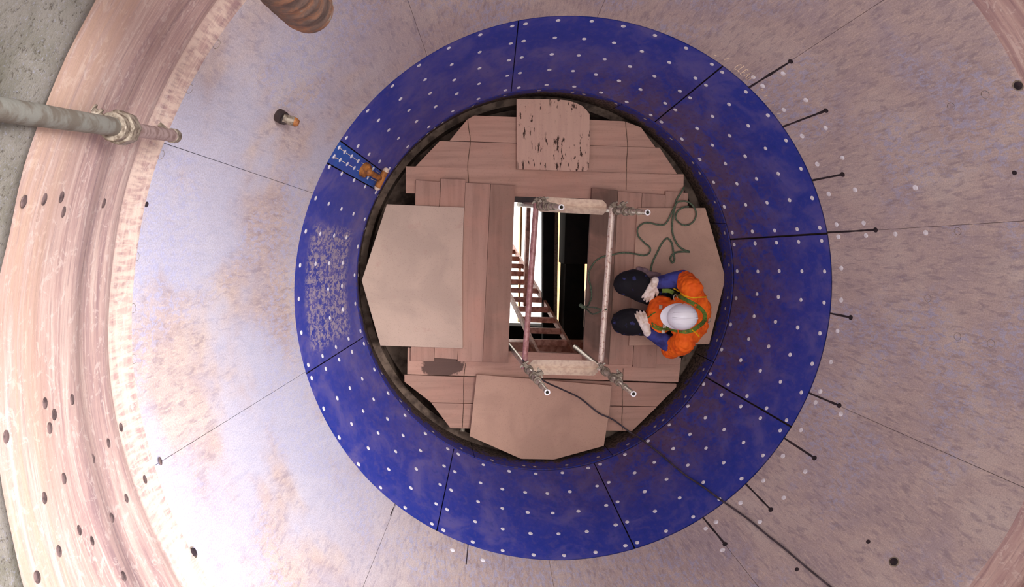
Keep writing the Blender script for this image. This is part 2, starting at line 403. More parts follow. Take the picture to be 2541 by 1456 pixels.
M['hole'] = simple('bolt_hole_grey', (112, 92, 90), .7, c2=(70, 56, 56), scale=30)
proto_hole = disc(.023, .004, M['hole'], 'bolt_hole', band)
first = True
def band_r(z):
    for (ra, za), (rb, zb) in zip(bp, bp[1:]):
        if za <= z <= zb: return ra + (rb - ra) * (z - za) / (zb - za)
    return 2.69
for a, z in HB:
    th = R(a); P = Vector((math.cos(th), math.sin(th), 0)) * (band_rag(0, th, band_r(z), z)[0] - .001) + Vector((0, 0, z))
    n = Vector((-math.cos(th), -math.sin(th), 0))
    if first: place_on(proto_hole, band, th, P, n); first = False
    else: dup_mesh(proto_hole, 'bolt_hole', band, P, n)
OFF = .035
o = revolve('wall_hopper', [(prof(z) + OFF * 1.07, z) for z in (-.02, .5, 1.0145, 1.8, 2.72)], M['steel_dark'], 144); tag(o, kind='structure')
out = revolve('wall_outlet', [(1.668, .0), (1.668, -.02), (1.655, -.3), (1.65, -.48), (1.56, -.52), (1.52, -.9), (1.62, -.92), (1.72, -.4), (1.72, 0)], M['outlet'], 144); tag(out, kind='structure')
dk = MB()
ho = [at(1262, 490, -.72), at(1474, 490, -.72), at(1474, 905, -.72), at(1262, 905, -.72)]
hx0, hx1, hy0, hy1 = max(ho[0].x, ho[3].x) - .02, min(ho[1].x, ho[2].x) + .02, max(ho[2].y, ho[3].y) - .06, min(ho[0].y, ho[1].y) + .06
hx0 = min(ho[0].x, ho[3].x); hx1 = max(ho[1].x, ho[2].x)
for x0, x1, y0, y1 in ((-1.12, hx0, -1.12, 1.12), (hx1, 1.12, -1.12, 1.12), (hx0, hx1, hy1, 1.12), (hx0, hx1, -1.12, hy0)):
    dk.box(((x0 + x1) / 2, (y0 + y1) / 2, -.74), (x1 - x0, y1 - y0, .02))
tag(dk.build('wall_light_block_deck', M['outlet']), kind='structure')  # added deck that keeps light from below out of the plank gaps
rim = revolve('wall_light_block_ring', [(1.0, -.78), (1.0, -.76), (1.54, -.76), (1.54, -.78), (1.0, -.78)], M['outlet'], 96); tag(rim, kind='structure')  # added ring closing the outlet against light from below
sk = revolve('wall_light_block_shell', [(1.6, -.80), (1.75, -2.0), (1.75, -6.0), (1.80, -6.0), (1.80, -2.0), (1.65, -.80)], M['outlet'], 96); tag(sk, kind='structure')  # added unseen shell that keeps sky light off the steel below
g = MB(); g.box((0, 0, -9.1), (26, 26, .2)); o = g.build('floor', M['ground']); tag(o, kind='structure')

# ------------------------------------------------------------------ liner plates
def patch(name, a0, a1, za, zb, m, thick=.012, gap=.0035, dz=.012, parent=None, pf=prof, nz=None):
    """curved plate on the cone between two angles and two heights"""
    rm = pf((za + zb) / 2)
    t0 = R(a0) + gap / rm; t1 = R(a1) - gap / rm; n = max(3, int((a1 - a0) / 1.5)); nz = nz or 8
    mb = MB()
    def P(th, z, off):
        r = pf(z); return Vector((r * math.cos(th), r * math.sin(th), z)) + (cone(th, z, off) - cone(th, z, 0))
    ths = [t0 + (t1 - t0) * k / n for k in range(n + 1)]; zs = [za + (zb - za) * i / nz for i in range(nz + 1)]
    fr = [[P(t, z, 0) for t in ths] for z in zs]; bk = [[P(t, z, -thick) for t in ths] for z in zs]
    uv = [[(t * 2.2, z) for t in ths] for z in zs]
    mb.grid(fr, uv); mb.grid(bk, uv)
    mb.grid([fr[0], bk[0]], [uv[0], uv[0]], False); mb.grid([fr[-1], bk[-1]], [uv[-1], uv[-1]], False)
    for j in (0, -1):
        mb.grid([[r[j] for r in fr], [r[j] for r in bk]], [[u[j] for u in uv], [u[j] for u in uv]], False)
    return mb.build(name, m, parent)
b = [(-175.01,0.04),(-174.67,0.272),(-173.81,0.504),(-173.07,0.96),(-166.87,0.036),(-166.68,0.268),(-166.47,0.5),(-166.26,0.732),(-166.18,0.96),(-163.37,0.968),(-163.32,0.508),(-163.3,0.74),(-163.09,0.276),(-163.06,0.04),(-156.46,0.972),(-156.13,0.748),(-155.84,0.52),(-155.42,0.288),(-154.92,0.044),(-149.55,0.98),(-149.4,0.748),(-149.24,0.516),(-149.08,0.292),(-146.87,0.048),(-142.68,0.76),(-142.67,0.528),(-142.64,0.296),(-142.57,0.984),(-138.7,0.06),(-136.38,0.292),(-136.26,0.524),(-135.81,0.756),(-135.68,0.984),(-130.51,0.056),(-130.06,0.292),(-129.42,0.524),(-129.07,0.756),(-128.79,0.984),(-122.39,0.056),(-122.27,0.288),(-122.16,0.524),(-122.03,0.752),(-121.95,0.976),(-119.11,0.752),(-119.09,0.98),(-118.99,0.52),(-118.9,0.288),(-118.81,0.052),(-112.11,0.976),(-111.9,0.756),(-111.52,0.524),(-111.15,0.292),(-110.59,0.056),(-105.27,0.98),(-105.09,0.752),(-105.02,0.524),(-104.85,0.296),(-102.53,0.056),(-98.39,0.292),(-98.39,0.524),(-98.37,0.756),(-98.28,0.976),(-94.41,0.052),(-92.15,0.292),(-91.89,0.52),(-91.63,0.748),(-91.49,0.972),(-86.24,0.052),(-85.81,0.288),(-85.21,0.52),(-84.8,0.748),(-84.41,0.968),(-78.17,0.048),(-77.93,0.28),(-77.81,0.516),(-77.64,0.74),(-77.53,0.964),(-74.83,0.968),(-74.79,0.744),(-74.69,0.512),(-74.48,0.276),(-74.36,0.044),(-67.83,0.964),(-67.6,0.744),(-67.16,0.516),(-66.73,0.284),(-66.17,0.044),(-60.95,0.964),(-60.79,0.74),(-60.58,0.508),(-60.43,0.284),(-57.98,0.04),(-53.99,0.744),(-53.93,0.512),(-53.85,0.276),(-53.85,0.964),(-49.77,0.04),(-47.59,0.276),(-47.43,0.5),(-47.11,0.728),(-47.05,0.956),(-41.64,0.04),(-41.18,0.272),(-40.66,0.504),(-40.27,0.736),(-39.96,0.956),(-33.4,0.032),(-33.29,0.264),(-33.18,0.5),(-33.13,0.948),(-33.11,0.728),(-30.41,0.948),(-30.28,0.728),(-30.05,0.5),(-29.86,0.268),(-29.58,0.036),(-23.35,0.952),(-23.07,0.732),(-22.59,0.504),(-22.08,0.272),(-21.41,0.032),(-16.46,0.952),(-16.14,0.728),(-15.9,0.5),(-15.71,0.276),(-13.25,0.04),(-9.41,0.952),(-9.32,0.736),(-9.25,0.508),(-9.16,0.276),(-5.06,0.048),(-2.84,0.276),(-2.75,0.504),(-2.62,0.732),(-2.46,0.952),(3.2,0.048),(3.5,0.28),(4.01,0.508),(4.28,0.736),(4.53,0.952),(11.3,0.044),(11.37,0.732),(11.38,0.508),(11.39,0.952),(11.4,0.28),(14.33,0.956),(14.45,0.74),(14.56,0.512),(14.79,0.276),(14.99,0.048),(21.17,0.96),(21.61,0.744),(22.01,0.516),(22.55,0.288),(23.16,0.048),(28.13,0.964),(28.45,0.74),(28.69,0.512),(28.88,0.292),(31.29,0.056),(35.2,0.524),(35.2,0.752),(35.24,0.968),(35.31,0.292),(39.43,0.068),(41.58,0.296),(41.8,0.52),(41.94,0.744),(42.04,0.968),(47.52,0.068),(47.85,0.296),(48.39,0.524),(48.74,0.748),(49.06,0.964),(55.48,0.064),(55.72,0.296),(55.76,0.744),(55.77,0.52),(55.79,0.96),(58.62,0.964),(58.72,0.74),(58.85,0.516),(59.02,0.292),(59.21,0.06),(65.25,0.972),(65.87,0.744),(66.31,0.52),(66.72,0.292),(67.35,0.06),(72.45,0.964),(72.69,0.74),(72.87,0.516),(73.03,0.292),(75.41,0.06),(79.46,0.748),(79.48,0.964),(79.49,0.52),(79.52,0.292),(83.51,0.064),(85.75,0.292),(85.97,0.516),(86.29,0.964),(86.3,0.74),(91.61,0.064),(92.1,0.296),(92.66,0.52),(93.04,0.744),(93.39,0.964),(99.69,0.06),(99.92,0.288),(100.06,0.516),(100.13,0.74),(100.23,0.96),(103.07,0.964),(103.11,0.74),(103.21,0.512),(103.38,0.284),(103.59,0.06),(109.95,0.968),(110.33,0.744),(110.7,0.52),(111.16,0.292),(111.74,0.056),(116.99,0.968),(117.15,0.74),(117.38,0.512),(117.54,0.292),(119.88,0.056),(123.97,0.748),(124.01,0.524),(124.03,0.288),(124.04,0.968),(128.03,0.064),(130.32,0.284),(130.52,0.512),(130.84,0.74),(130.92,0.968),(136.22,0.056),(136.71,0.288),(137.3,0.512),(137.63,0.744),(138.02,0.964),(144.34,0.06),(144.52,0.288),(144.77,0.516),(144.84,0.744),(144.99,0.964),(146.96,0.316),(147.18,0.056),(147.44,0.976),(147.51,0.74),(147.54,0.608),(147.56,0.868),(149.13,0.048),(149.38,0.604),(149.46,0.736),(149.51,0.864),(149.53,0.972),(149.61,0.312),(151.85,0.96),(151.89,0.74),(151.93,0.508),(152.05,0.28),(152.06,0.048),(158.83,0.956),(159.15,0.736),(159.43,0.508),(159.79,0.276),(160.39,0.04),(165.87,0.956),(166.04,0.728),(166.11,0.5),(166.17,0.28),(168.5,0.036),(172.84,0.504),(172.84,0.724),(172.95,0.268),(172.95,0.956),(176.75,0.036),(179.12,0.264),(179.22,0.5),(179.91,0.956)]
c = [(-172.17,-0.204),(-162.02,-0.176),(-151.85,-0.14),(-141.71,-0.116),(-138.08,-0.112),(-128.0,-0.096),(-117.83,-0.1),(-107.59,-0.092),(-97.43,-0.096),(-93.98,-0.084),(-83.91,-0.08),(-73.65,-0.092),(-63.44,-0.092),(-53.18,-0.096),(-49.93,-0.092),(-39.67,-0.096),(-29.52,-0.104),(-19.29,-0.104),(-9.0,-0.108),(-5.5,-0.092),(4.79,-0.084),(14.93,-0.08),(25.11,-0.076),(35.3,-0.068),(39.12,-0.056),(49.17,-0.06),(59.22,-0.068),(69.41,-0.06),(79.41,-0.076),(82.85,-0.088),(93.0,-0.084),(103.11,-0.116),(113.31,-0.14),(123.38,-0.168),(126.46,-0.148),(128.88,-0.152),(132.0,-0.168),(142.43,-0.148),(152.73,-0.224),(163.3,-0.248),(173.76,-0.248),(177.58,-0.28)]
g_ = [(-116.39,1.132),(-109.65,1.124),(-60.32,1.116),(-60.29,1.352),(-57.72,1.116),(-51.02,1.112),(-50.96,1.344),(-44.25,1.108),(-44.23,1.336),(-37.5,1.1),(-37.46,1.332),(-30.72,1.104),(-24.05,1.104),(-24.02,1.34),(-21.47,1.104),(-14.8,1.108),(-8.05,1.104),(-1.38,1.104),(5.4,1.104),(12.04,1.808),(12.06,1.58),(12.07,1.344),(12.11,1.108),(14.57,1.344),(14.74,1.112),(19.85,1.804),(21.29,1.344),(21.41,1.116),(28.03,1.344),(28.16,1.12),(34.64,1.336),(34.85,1.12),(41.32,1.332),(41.55,1.12),(48.11,1.336),(48.18,1.12),(50.87,1.12)]
h_ = [(-154.12,2.696),(-40.89,2.248),(30.94,2.66)]
k_ = [(-52.2,1.816),(-40.87,2.032),(19.74,2.464),(165.03,2.68)]
q_ = [(-177.59,2.692),(-4.85,2.248),(-4.71,2.024),(0.83,1.796),(12.0,2.032),(31.03,2.24),(31.16,2.464),(145.69,2.676),(151.44,2.68),(159.32,2.68),(170.93,2.688),(176.73,2.684)]

plug0 = None
def plug(parent, a, z, r=.0165, dirty=False, mat=None):
    global plug0
    th = R(a); P = cone(th, z, -.001)
    key = 'plug_dirty' if dirty else 'white'
    if key not in PL:
        PL[key] = disc(r, .0035, M[key], 'plug', None); o = PL[key]; place_on(o, parent, th, P, normal(th, z)); PLR[key] = r
    else: o = dup_mesh(PL[key], 'plug', parent, P, normal(th, z))
    s = random.uniform(.94, 1.06) * r / PLR[key]; o.scale = (s, s, 1)
    return o
PL = {}; PLR = {}
def inr(a, a0, a1):
    while a < a0: a += 360
    while a >= a0 + 360: a -= 360
    return a0 <= a < a1
BL = [(101.8, 146.2, 'blue liner plate at upper left, between the top seam and the narrow blue strip', .0035),
      (56.8, 101.8, 'blue liner plate at the top, behind the square chipped board', .0035),
      (12.95, 56.8, 'blue liner plate at upper right, clean and deep blue, beside the chalk writing', .006),
      (-31.2, 12.95, 'brown-stained blue liner plate at the right, behind the worker', .0065),
      (-75.9, -31.2, 'blue liner plate at lower right, crossed by the dark cable', .0045),
      (-120.5, -75.9, 'blue liner plate at the bottom, below the large plywood sheet', .0035),
      (-164.8, -120.5, 'blue liner plate at lower left with faint pale scratches', .0035),
      (151.4, 195.2, 'blue liner plate at the left with a large scuffed grey patch', .0035)]
for a0, a1, lab, gp in BL:
    m = M['blue']
    if 'scuffed' in lab:
        m = m_blue('blue_liner_scuffed', (R(163) * 2.2, R(193.5) * 2.2))
    o = patch('liner_plate', a0, a1, .010, Z2 - .007, m, gap=gp * 1.25)
    tag(o, lab, 'liner plate', 'blue liner plates')
    for a, z in b:
        if inr(a, a0, a1) and not (146.2 <= a <= 151.4): plug(o, a, z)
st = patch('narrow_liner_plate', 146.2, 151.4, .004, Z2 - .004, M['blue_strip'], gap=.005)
tag(st, 'narrow bright blue strip with two close rows of white plugs, under the rusty casting', 'liner plate')
sp = [(a, z) for a, z in b if 146.2 <= a <= 151.4]
for a, z in sp: plug(st, a, z)
# chalk lines ruled between the strip's plugs
ml = MB()
for row in (0, 1):
    q = sorted([(z, a) for a, z in sp if (a < 148.8) == (row == 0)], reverse=True)
    for (za, aa), (zb, ab) in zip(q, q[1:]):
        pa, pb = cone(R(aa), za, .001), cone(R(ab), zb, .001); d = (pb - pa)
        if d.length > .02: ml.tube([pa + d * .22, pb - d * .22], .0025, 5)
ml.tube([cone(R(150.0), .995, .001), cone(R(149.6), .93, .001)], .0025, 5)
ml.build('chalk_line', M['chalk'], st)
def cprof(z): return 1.63 + .03 * z
CS = [(68.0, 112.4), (112.4, 157.0), (157.0, 201.0), (201.0, 246.5), (246.5, 290.5), (290.5, 334.0), (334.0, 378.0), (378.0, 428.0)]
CSL = ['dirty blue collar plate at the top, behind the square chipped board', 'dirty blue collar plate at upper left of the outlet, next to the rusty casting',
       'dirty blue collar plate at the left, beside the tip of the left plywood sheet', 'grimy blue collar plate at lower left of the outlet', 'blue collar plate at the bottom, below the large plywood sheet',
       'brown-edged collar plate at lower right of the outlet, where the dark cable crosses', 'brown collar plate at the right, behind the worker', 'mud-stained collar plate at upper right of the outlet']
for (a0, a1), lab in zip(CS, CSL):
    o = patch('collar_plate', a0, a1, -.46, -.018, M['collar'], gap=.003, pf=prof, nz=4)
    tag(o, lab, 'collar plate', 'collar plates round the outlet')
    for a, z in c:
        if inr(a, a0, a1): plug(o, a, max(z, -.25), .015, True)
GS = [13.0, 49.4, 85.5, 121.8, 158.0, 194.8, 229.0, 265.0, 300.8, 337.3, 373.0]
GL = ['grey hopper plate at the far right, four white plugs under its long seam', 'grey hopper plate at upper right with the chalk writing',
      'purplish grey hopper plate at the top, above the blue ring', 'grey hopper plate at upper left with the dark pipe stub', 'pale grey hopper plate at the left, lit bright',
      'pale hopper plate at lower left between the two long seams', 'light grey hopper plate at the bottom left', 'grey hopper plate at the bottom with one short slot',
      'grey hopper plate at lower right crossed by the dark cable', 'brownish grey hopper plate at the right with a single short slot in its middle']
GL = [GL[0], GL[1], GL[2], GL[3], GL[4], GL[5], GL[6], GL[7], GL[8], GL[9]]
gp = []
for i in range(10):
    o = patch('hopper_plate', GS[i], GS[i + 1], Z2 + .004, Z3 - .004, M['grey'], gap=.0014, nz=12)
    tag(o, GL[i], 'hopper plate', 'grey hopper plates above the blue ring'); gp.append(o)
def plate_of(a):
    for i in range(10):
        if inr(a, GS[i], GS[i + 1]): return gp[i]
for a, z in g_: plug(plate_of(a), a, z, .0185)
def ringmark(a, z, r, w, m, name, h=.002):
    mb = MB(); n = 24; P = cone(R(a), z, 0); par = plate_of(a)
    rows = [[Vector((q * math.cos(2 * math.pi * k / n), q * math.sin(2 * math.pi * k / n), zz)) for k in range(n)] for q, zz in ((r - w, 0), (r - w * .5, h), (r, 0))]
    mb.grid(rows, None, True, True); o = mb.build(name, m, None, origin=(0, 0, 0)); place_on(o, par, 0, P, normal(R(a), z)); return o
for a, z in q_: ringmark(a, z, .027, .004, M['galv_dirty'], 'plug_ring', .001)
for a, z in h_:
    par = plate_of(a); o = disc(.026, .003, M['slot'], 'drilled_hole', None); place_on(o, par, 0, cone(R(a), z, 0), normal(R(a), z))
    ringmark(a, z, .036, .012, M['galv_dirty'], 'hole_rim', .002)
for a, z in k_:
    par = plate_of(a); o = disc(.015, .003, M['slot'], 'drilled_hole', None); place_on(o, par, 0, cone(R(a), z, 0), normal(R(a), z))
# slots cut in the grey plates from the edge of the blue ring
def slot(a, z1, w=.015, hr=.024, a1=None):
    par = plate_of(a + .02); mb = MB(); n = 10; z0 = Z2 + .002; a1 = a if a1 is None else a1
    for side in (0,):
        L = []; Rr = []
        for i in range(n + 1):
            z = z0 + (z1 - z0) * i / n; aa = a + (a1 - a) * i / n
            ww = w * (1 + .6 * noise.noise(Vector((a, z * 14, 0))))
            c0 = cone(R(aa), z, .0012); tg = Vector((-math.sin(R(aa)), math.cos(R(aa)), 0))
            L.append(c0 - tg * ww / 2); Rr.append(c0 + tg * ww / 2)
        mb.grid([L, Rr]); mb.grid([[p - normal(R(a), z0) * .004 for p in L], L]); mb.grid([Rr, [p - normal(R(a), z0) * .004 for p in Rr]])
    cc = cone(R(a1), z1, .0008); nn = normal(R(a1), z1); tg = Vector((-math.sin(R(a1)), math.cos(R(a1)), 0)); up = nn.cross(tg)
    mb.tube([cc - nn * .004, cc + nn * .001], hr * .8, 14)
    return mb.build('slot', M['slot'], par)
for a, z1, a1 in ((49.5, 1.46, 49.3), (38.3, 1.42, 37.8), (25.0, 1.29, 24.8), (13.15, 1.43, 13.05), (-4.6, 1.20, -4.7), (-22.75, 1.30, -22.6), (-34.1, 1.33, -34.2), (-47.3, 1.33, -47.7), (-59.3, 1.32, -59.15)):
    slot(a, z1, a1=a1)
slot(-113.1, 1.21, w=.007, hr=.006); slot(-131.2, 1.15, w=.006, hr=.004)
# chalk writing CLEAN along the edge of the blue ring
GLY = {'C': [[(.9, .85), (.55, 1), (.15, .75), (.05, .35), (.35, .02), (.85, .12)]], 'L': [[(.1, 1), (.1, 0), (.8, 0)]], 'E': [[(.8, 1), (.1, 1), (.1, 0), (.8, 0)], [(.1, .5), (.65, .5)]],
       'A': [[(0, 0), (.45, 1), (.9, 0)], [(.2, .4), (.7, .4)]], 'N': [[(.1, 0), (.1, 1), (.8, 0), (.8, 1)]]}
mb = MB(); hh = .075
for i, ch in enumerate('CLEAN'):
    for stroke in GLY[ch]:
        pts = []
        for (x, y) in stroke:
            aa = 54.9 - (i * .95 + x * .72) * .92; zz = 1.062 + y * hh + (.006 if i % 2 else 0); pts.append(cone(R(aa), zz, .001))
        mb.tube(pts, .0036, 5)
mb.tube([cone(R(57.6), 1.075, .001), cone(R(57.2), 1.12, .001)], .0028, 5)
mb.tube([cone(R(59.8), 1.06, .001), cone(R(59.0), 1.07, .001)], .0024, 5)
mb.build('chalk_writing', M['chalk'], gp[1])
mb = MB()
for aa, zz in ((47.6, 1.07), (45.9, 1.06), (43.6, 1.05), (41.2, 1.05)):
    mb.tube([cone(R(aa + .25), zz, .001), cone(R(aa), zz + .03, .001), cone(R(aa - .3), zz + .012, .001)], .0022, 5)
mb.build('chalk_mark', M['chalk'], gp[0])

# ------------------------------------------------------------------ platform of planks and plywood
ZA, ZB, ZP = -.27, -.232, -.205
def board(pix, z, m, label, cat='plank', name='plank', group=None, th=.036, dz=None):
    pts = [at(x, y, z + (dz[i] if dz else 0)) for i, (x, y) in enumerate(pix)]; cen = sum(pts, Vector()) / len(pts)
    pts = [p + (p - cen).normalized() * .0018 for p in pts]
    mb = MB(); mb.prism(pts, th, .002); o = mb.build(name, m); return tag(o, label, cat, group)
GH = 'long planks lying across the outlet'; GV = 'short planks laid crosswise beside the opening'
T = lambda x, y: (980 + x / 3.343, 220 + y / 3.343)
U = lambda x, y: (980 + x / 3.343, 800 + y / 3.343)
board([T(660, 222), T(1900, 270), T(2040, 320), T(2160, 487), T(455, 431), T(600, 256)], ZA, M['plank'], 'farthest long plank at the top with both ends cut off at a slant', group=GH)
board([T(372, 434), T(2195, 490), T(2343, 712), T(172, 645)], ZA, M['plank'], 'second long plank from the top with slanted ends, under the square board', group=GH)
board([T(92, 644), T(2395, 710), T(2392, 935), T(92, 866)], ZA, M['plank'], 'third long plank from the top, straight ended and longest of the upper three', group=GH)
board([(1012, 862), (1690, 888), (1683, 948), (1011, 928)], ZA, m_wood('plank_wet', 1.0, 0, stain=(-.92, .02, .19, .1)), 'long plank with a dark wet stain at its left end, below the opening', group=GH)
board([(1004, 930), (1678, 952), (1678, 960), (1630, 1008), (1070, 998), (1004, 947)], ZA, M['plank'], 'second long plank from the bottom with deep grain lines at its left end', group=GH)
board([(1071, 1000), (1629, 1010), (1568, 1069), (1118, 1062)], ZA, M['plank'], 'lowest long plank, its two corners cut off along the outlet wall', group=GH)
board([(1032, 447), (1092, 452), (1077, 895), (1019, 895)], ZB, M['plank_y'], 'outermost crosswise plank on the left, mostly under the left plywood sheet', group=GV)
board([(1094, 443.5), (1155, 446), (1135, 891), (1078, 887)], ZB, M['plank_y'], 'second crosswise plank from the left, its top end just above the left plywood sheet', group=GV)
board([(1155.4, 453.6), (1217, 457), (1197.3, 897), (1135.6, 896)], ZB, M['plank_y'], 'third crosswise plank from the left, bare, right beside the left plywood sheet', group=GV)
board([(1218, 457.5), (1278, 461), (1260.6, 899), (1198, 897)], ZB, m_wood('plank_brown', .9, 1), 'crosswise plank forming the left edge of the opening', group=GV)
board([(1469, 466), (1533, 473), (1510, 904), (1447, 893)], ZB + .022, M['plank_dark'], 'dark brown crosswise plank forming the right edge of the opening', group=GV)
board([(1534, 475), (1593, 480), (1569.5, 905), (1511, 904)], ZB, M['plank_y'], 'crosswise plank under the boots of the worker, next to the dark plank', group=GV)
board([(1594, 480), (1651, 484), (1627, 912), (1570.5, 910)], ZB, M['plank_y'], 'second crosswise plank from the right, under the right plywood sheet', group=GV)
board([(1652, 475), (1708, 479), (1685, 904), (1628, 903)], ZB, M['plank_y'], 'outermost crosswise plank on the right, its ends showing above and below the plywood', group=GV)
board([(960, 507), (1151, 515), (1146, 679), (1148, 864), (944, 857), (898, 696)], ZP, M['ply'], 'pale plywood sheet at the left, pointed on its outer side', 'plywood sheet', 'plywood_sheet', th=.018)
board([(1582, 516), (1750, 516), (1800, 689), (1760, 853), (1561, 857)], ZP, M['ply2'], 'plywood sheet at the right with the green rope and the worker on it', 'plywood sheet', 'plywood_sheet', th=.018)
board([(1183, 929), (1518, 957), (1512, 1021), (1498, 1106), (1375, 1139.5), (1293, 1138), (1166, 1082)], ZB + .012, M['ply2'], 'large plywood sheet at the bottom with a blunt point toward the blue ring', 'plywood sheet', 'plywood_sheet', th=.02)
sq = [T(1012, 85), T(1340, 88), T(1430, 98), T(1500, 118), T(1555, 145), T(1590, 180), T(1615, 212), T(1616, 500), T(1610, 645), T(1600, 672), T(1580, 685), T(1012, 667)]
board(sq, ZB + .012, M['chip'], 'square board with one rounded corner and dark chipped spots', 'board', 'square_board', th=.02)
# putlog tube stub sticking out below
mb = MB(); mb.pipe(at(1147, 1055, -.33), at(1147, 1069, -.33), .024, .019); tag(mb.build('tube_end', M['galv_dirty']), 'short end of a scaffold tube showing under the lowest plank', 'tube')
mb = MB(); mb.beam(at(1262, 490, -.30), at(1480, 500, -.30), .075, .05); tag(mb.build('added_bar', M['steel_dark']), 'dark bar added for the shade at the upper end of the opening, behind the pale bar', 'steel bar')  # added dark bar stands in for the shade between plank and bar
mb = MB(); mb.beam(at(1250, 905, -.31), at(1470, 912, -.31), .06, .05); tag(mb.build('added_bar', M['steel_dark']), 'added dark steel bar hidden under the plank at the lower end of the opening', 'steel bar')  # second added bar, out of sight under the plank
# tie wires
def wire(pix, z, lab, r=.003, grp='tie wires over the long planks'):
    mb = MB(); mb.tube(smooth_path([at(x, y, z) for x, y in pix], 4), r, 6); tag(mb.build('tie_wire', M['wire']), lab, 'wire', grp)
wire([T(604, 250), T(612, 330), T(626, 430), T(614, 540), T(604, 640), T(612, 780)], ZA + .004, 'thin tie wire over the upper planks, left of the square board')
wire([T(1912, 270), T(1922, 380), T(1930, 480), T(1922, 600), T(1920, 700), T(1918, 840)], ZA + .004, 'thin tie wire over the upper planks, right of the square board')
wire([U(588, 335), U(578, 400), U(572, 460), U(570, 560), U(570, 660), U(560, 870)], ZA + .004, 'thin tie wire over the lower planks, left of the bottom plywood sheet')
wire([U(1893, 380), U(1890, 480), U(1885, 600), U(1888, 700), U(1882, 800), U(1888, 890)], ZA + .004, 'thin tie wire over the lower planks, right of the bottom plywood sheet')
# bearers under the planks (rest the platform on the outlet wall)
def bearer(p0, p1, lab):
    mb = MB(); mb.pipe(p0, p1, .024, .02, 14); tag(mb.build('bearer_tube', M['galv_dirty']), lab, 'tube', 'bearer tubes under the platform')
for y, zz in ((1.05, -.335), (-.98, -.335)):
    bearer(Vector((-1.02, y, zz)), Vector((.98, y, zz)), 'scaffold tube carrying the planks, hidden below them %s' % ('at the far side' if y > 0 else 'at the near side'))

# ------------------------------------------------------------------ scaffold tower in the opening
ZT = 1.46; ZF = .55
TOPS = {'A': (1358, 973), 'B': (1572, 977), 'C': (1393, 514), 'D': (1607, 527)}
SL = {'A': 'scaffold standard at lower left of the opening, leaning over the planks in view', 'B': 'scaffold standard at lower right of the opening with two couplers', 'C': 'scaffold standard at upper left of the opening, in front of the pale bar', 'D': 'scaffold standard at upper right of the opening, its end over the right plywood sheet'}
SP = {}
for k, (x, y) in TOPS.items():
    P = at(x, y, ZT); SP[k] = P
    root = empty('scaffold_standard', (P.x, P.y, -.6), label=SL[k], cat='scaffold tube', group='scaffold standards around the opening')
    v = lambda z: Vector((P.x, P.y, z))
    mb = MB(); mb.pipe(v(-.6), v(1.02), .0225, .018); mb.build('tube', M['galv'], root)
    mb = MB(); mb.pipe(v(1.0), v(ZT), .0185, .0125); mb.build('spigot', M['galv'], root)
    mb = MB(); mb.pipe(v(ZT - .006), v(ZT + .003), .021, .0125); mb.build('rim', M['white'], root)
    for zc, rc, hc in ((1.03, .03, .05), (1.22, .025, .02)):
        mb = MB(); mb.pipe(v(zc - hc / 2), v(zc + hc / 2), rc, .018); mb.build('collar', M['galv_dirty'], root)
    for zc, ang in ((.86, .4 if k in 'AB' else 2.0), (.60, 2.2)):
        cp = MB(); cp.pipe(v(zc - .028), v(zc + .028), .036, .022)
        d = Vector((math.cos(ang), math.sin(ang), 0)); cp.beam(v(zc) + d * .03, v(zc) + d * .075, .03, .05)
        co = cp.build('coupler', M['galv_dirty'], root, bevel=.003)
        e = Vector((-d.y, d.x, 0)); bt = MB(); bt.tube([v(zc) + d * .055 - e * .04, v(zc) + d * .055 + e * .045], .007, 8); bt.tube([v(zc) + d * .055 + e * .018, v(zc) + d * .055 + e * .03], .013, 6)
        bt.build('bolt', M['galv'], co)
def hrail(p, q, m, lab, r=.0235):
    a = Vector((SP[p].x, SP[p].y, ZF)); b_ = Vector((SP[q].x, SP[q].y, ZF)); d = (b_ - a).normalized()
    e = Vector((-.028, 0, 0))
    mb = MB(); mb.pipe(a - d * .02 + e, b_ + d * .0 + e, r, r - .004, 20); return tag(mb.build('guard_rail', m), lab, 'guard rail', 'tubes along the opening')
hrail('C', 'A', M['paint'], 'red-brown painted tube along the left side of the opening')
hrail('D', 'B', M['rusty'], 'rusty silvery tube along the right side of the opening')
def vbar(x0, x1, y0, y1, z, lab, sl):
    # folded pale bar: two flanges meeting in a groove, corners cut
    mb = MB(); h = (y1 - y0) / 2; ch = 10
    a = [at(x0 + ch, y0, z), at(x1 - ch, y0 + sl, z), at(x1, y0 + sl + ch, z), at(x1, y0 + sl + h, z - .04), at(x0, y0 + h, z - .04), at(x0, y0 + ch, z)]
    c_ = [at(x0, y0 + h, z - .04), at(x1, y0 + sl + h, z - .04), at(x1, y1 + sl - ch, z), at(x1 - ch, y1 + sl, z), at(x0 + ch, y1, z), at(x0, y1 - ch, z)]
    for pl in (a, c_):
        t = [mb.bm.verts.new(p) for p in pl]; bt = [mb.bm.verts.new(p - Vector((0, 0, .005))) for p in pl]; n = len(pl)
        mb.bm.faces.new(t); mb.bm.faces.new(bt[::-1])
        for i in range(n): mb.bm.faces.new((t[i], t[(i + 1) % n], bt[(i + 1) % n], bt[i]))
    return tag(mb.build('folded_bar', M['bar']), lab, 'steel bar', 'pale folded bars across the opening')
vbar(1330, 1505, 488, 525, ZF - .035, 'pale folded steel bar across the upper end of the opening', 8)
vbar(1314, 1484, 892, 929, ZF - .035, 'pale folded steel bar across the lower end of the opening', 3)

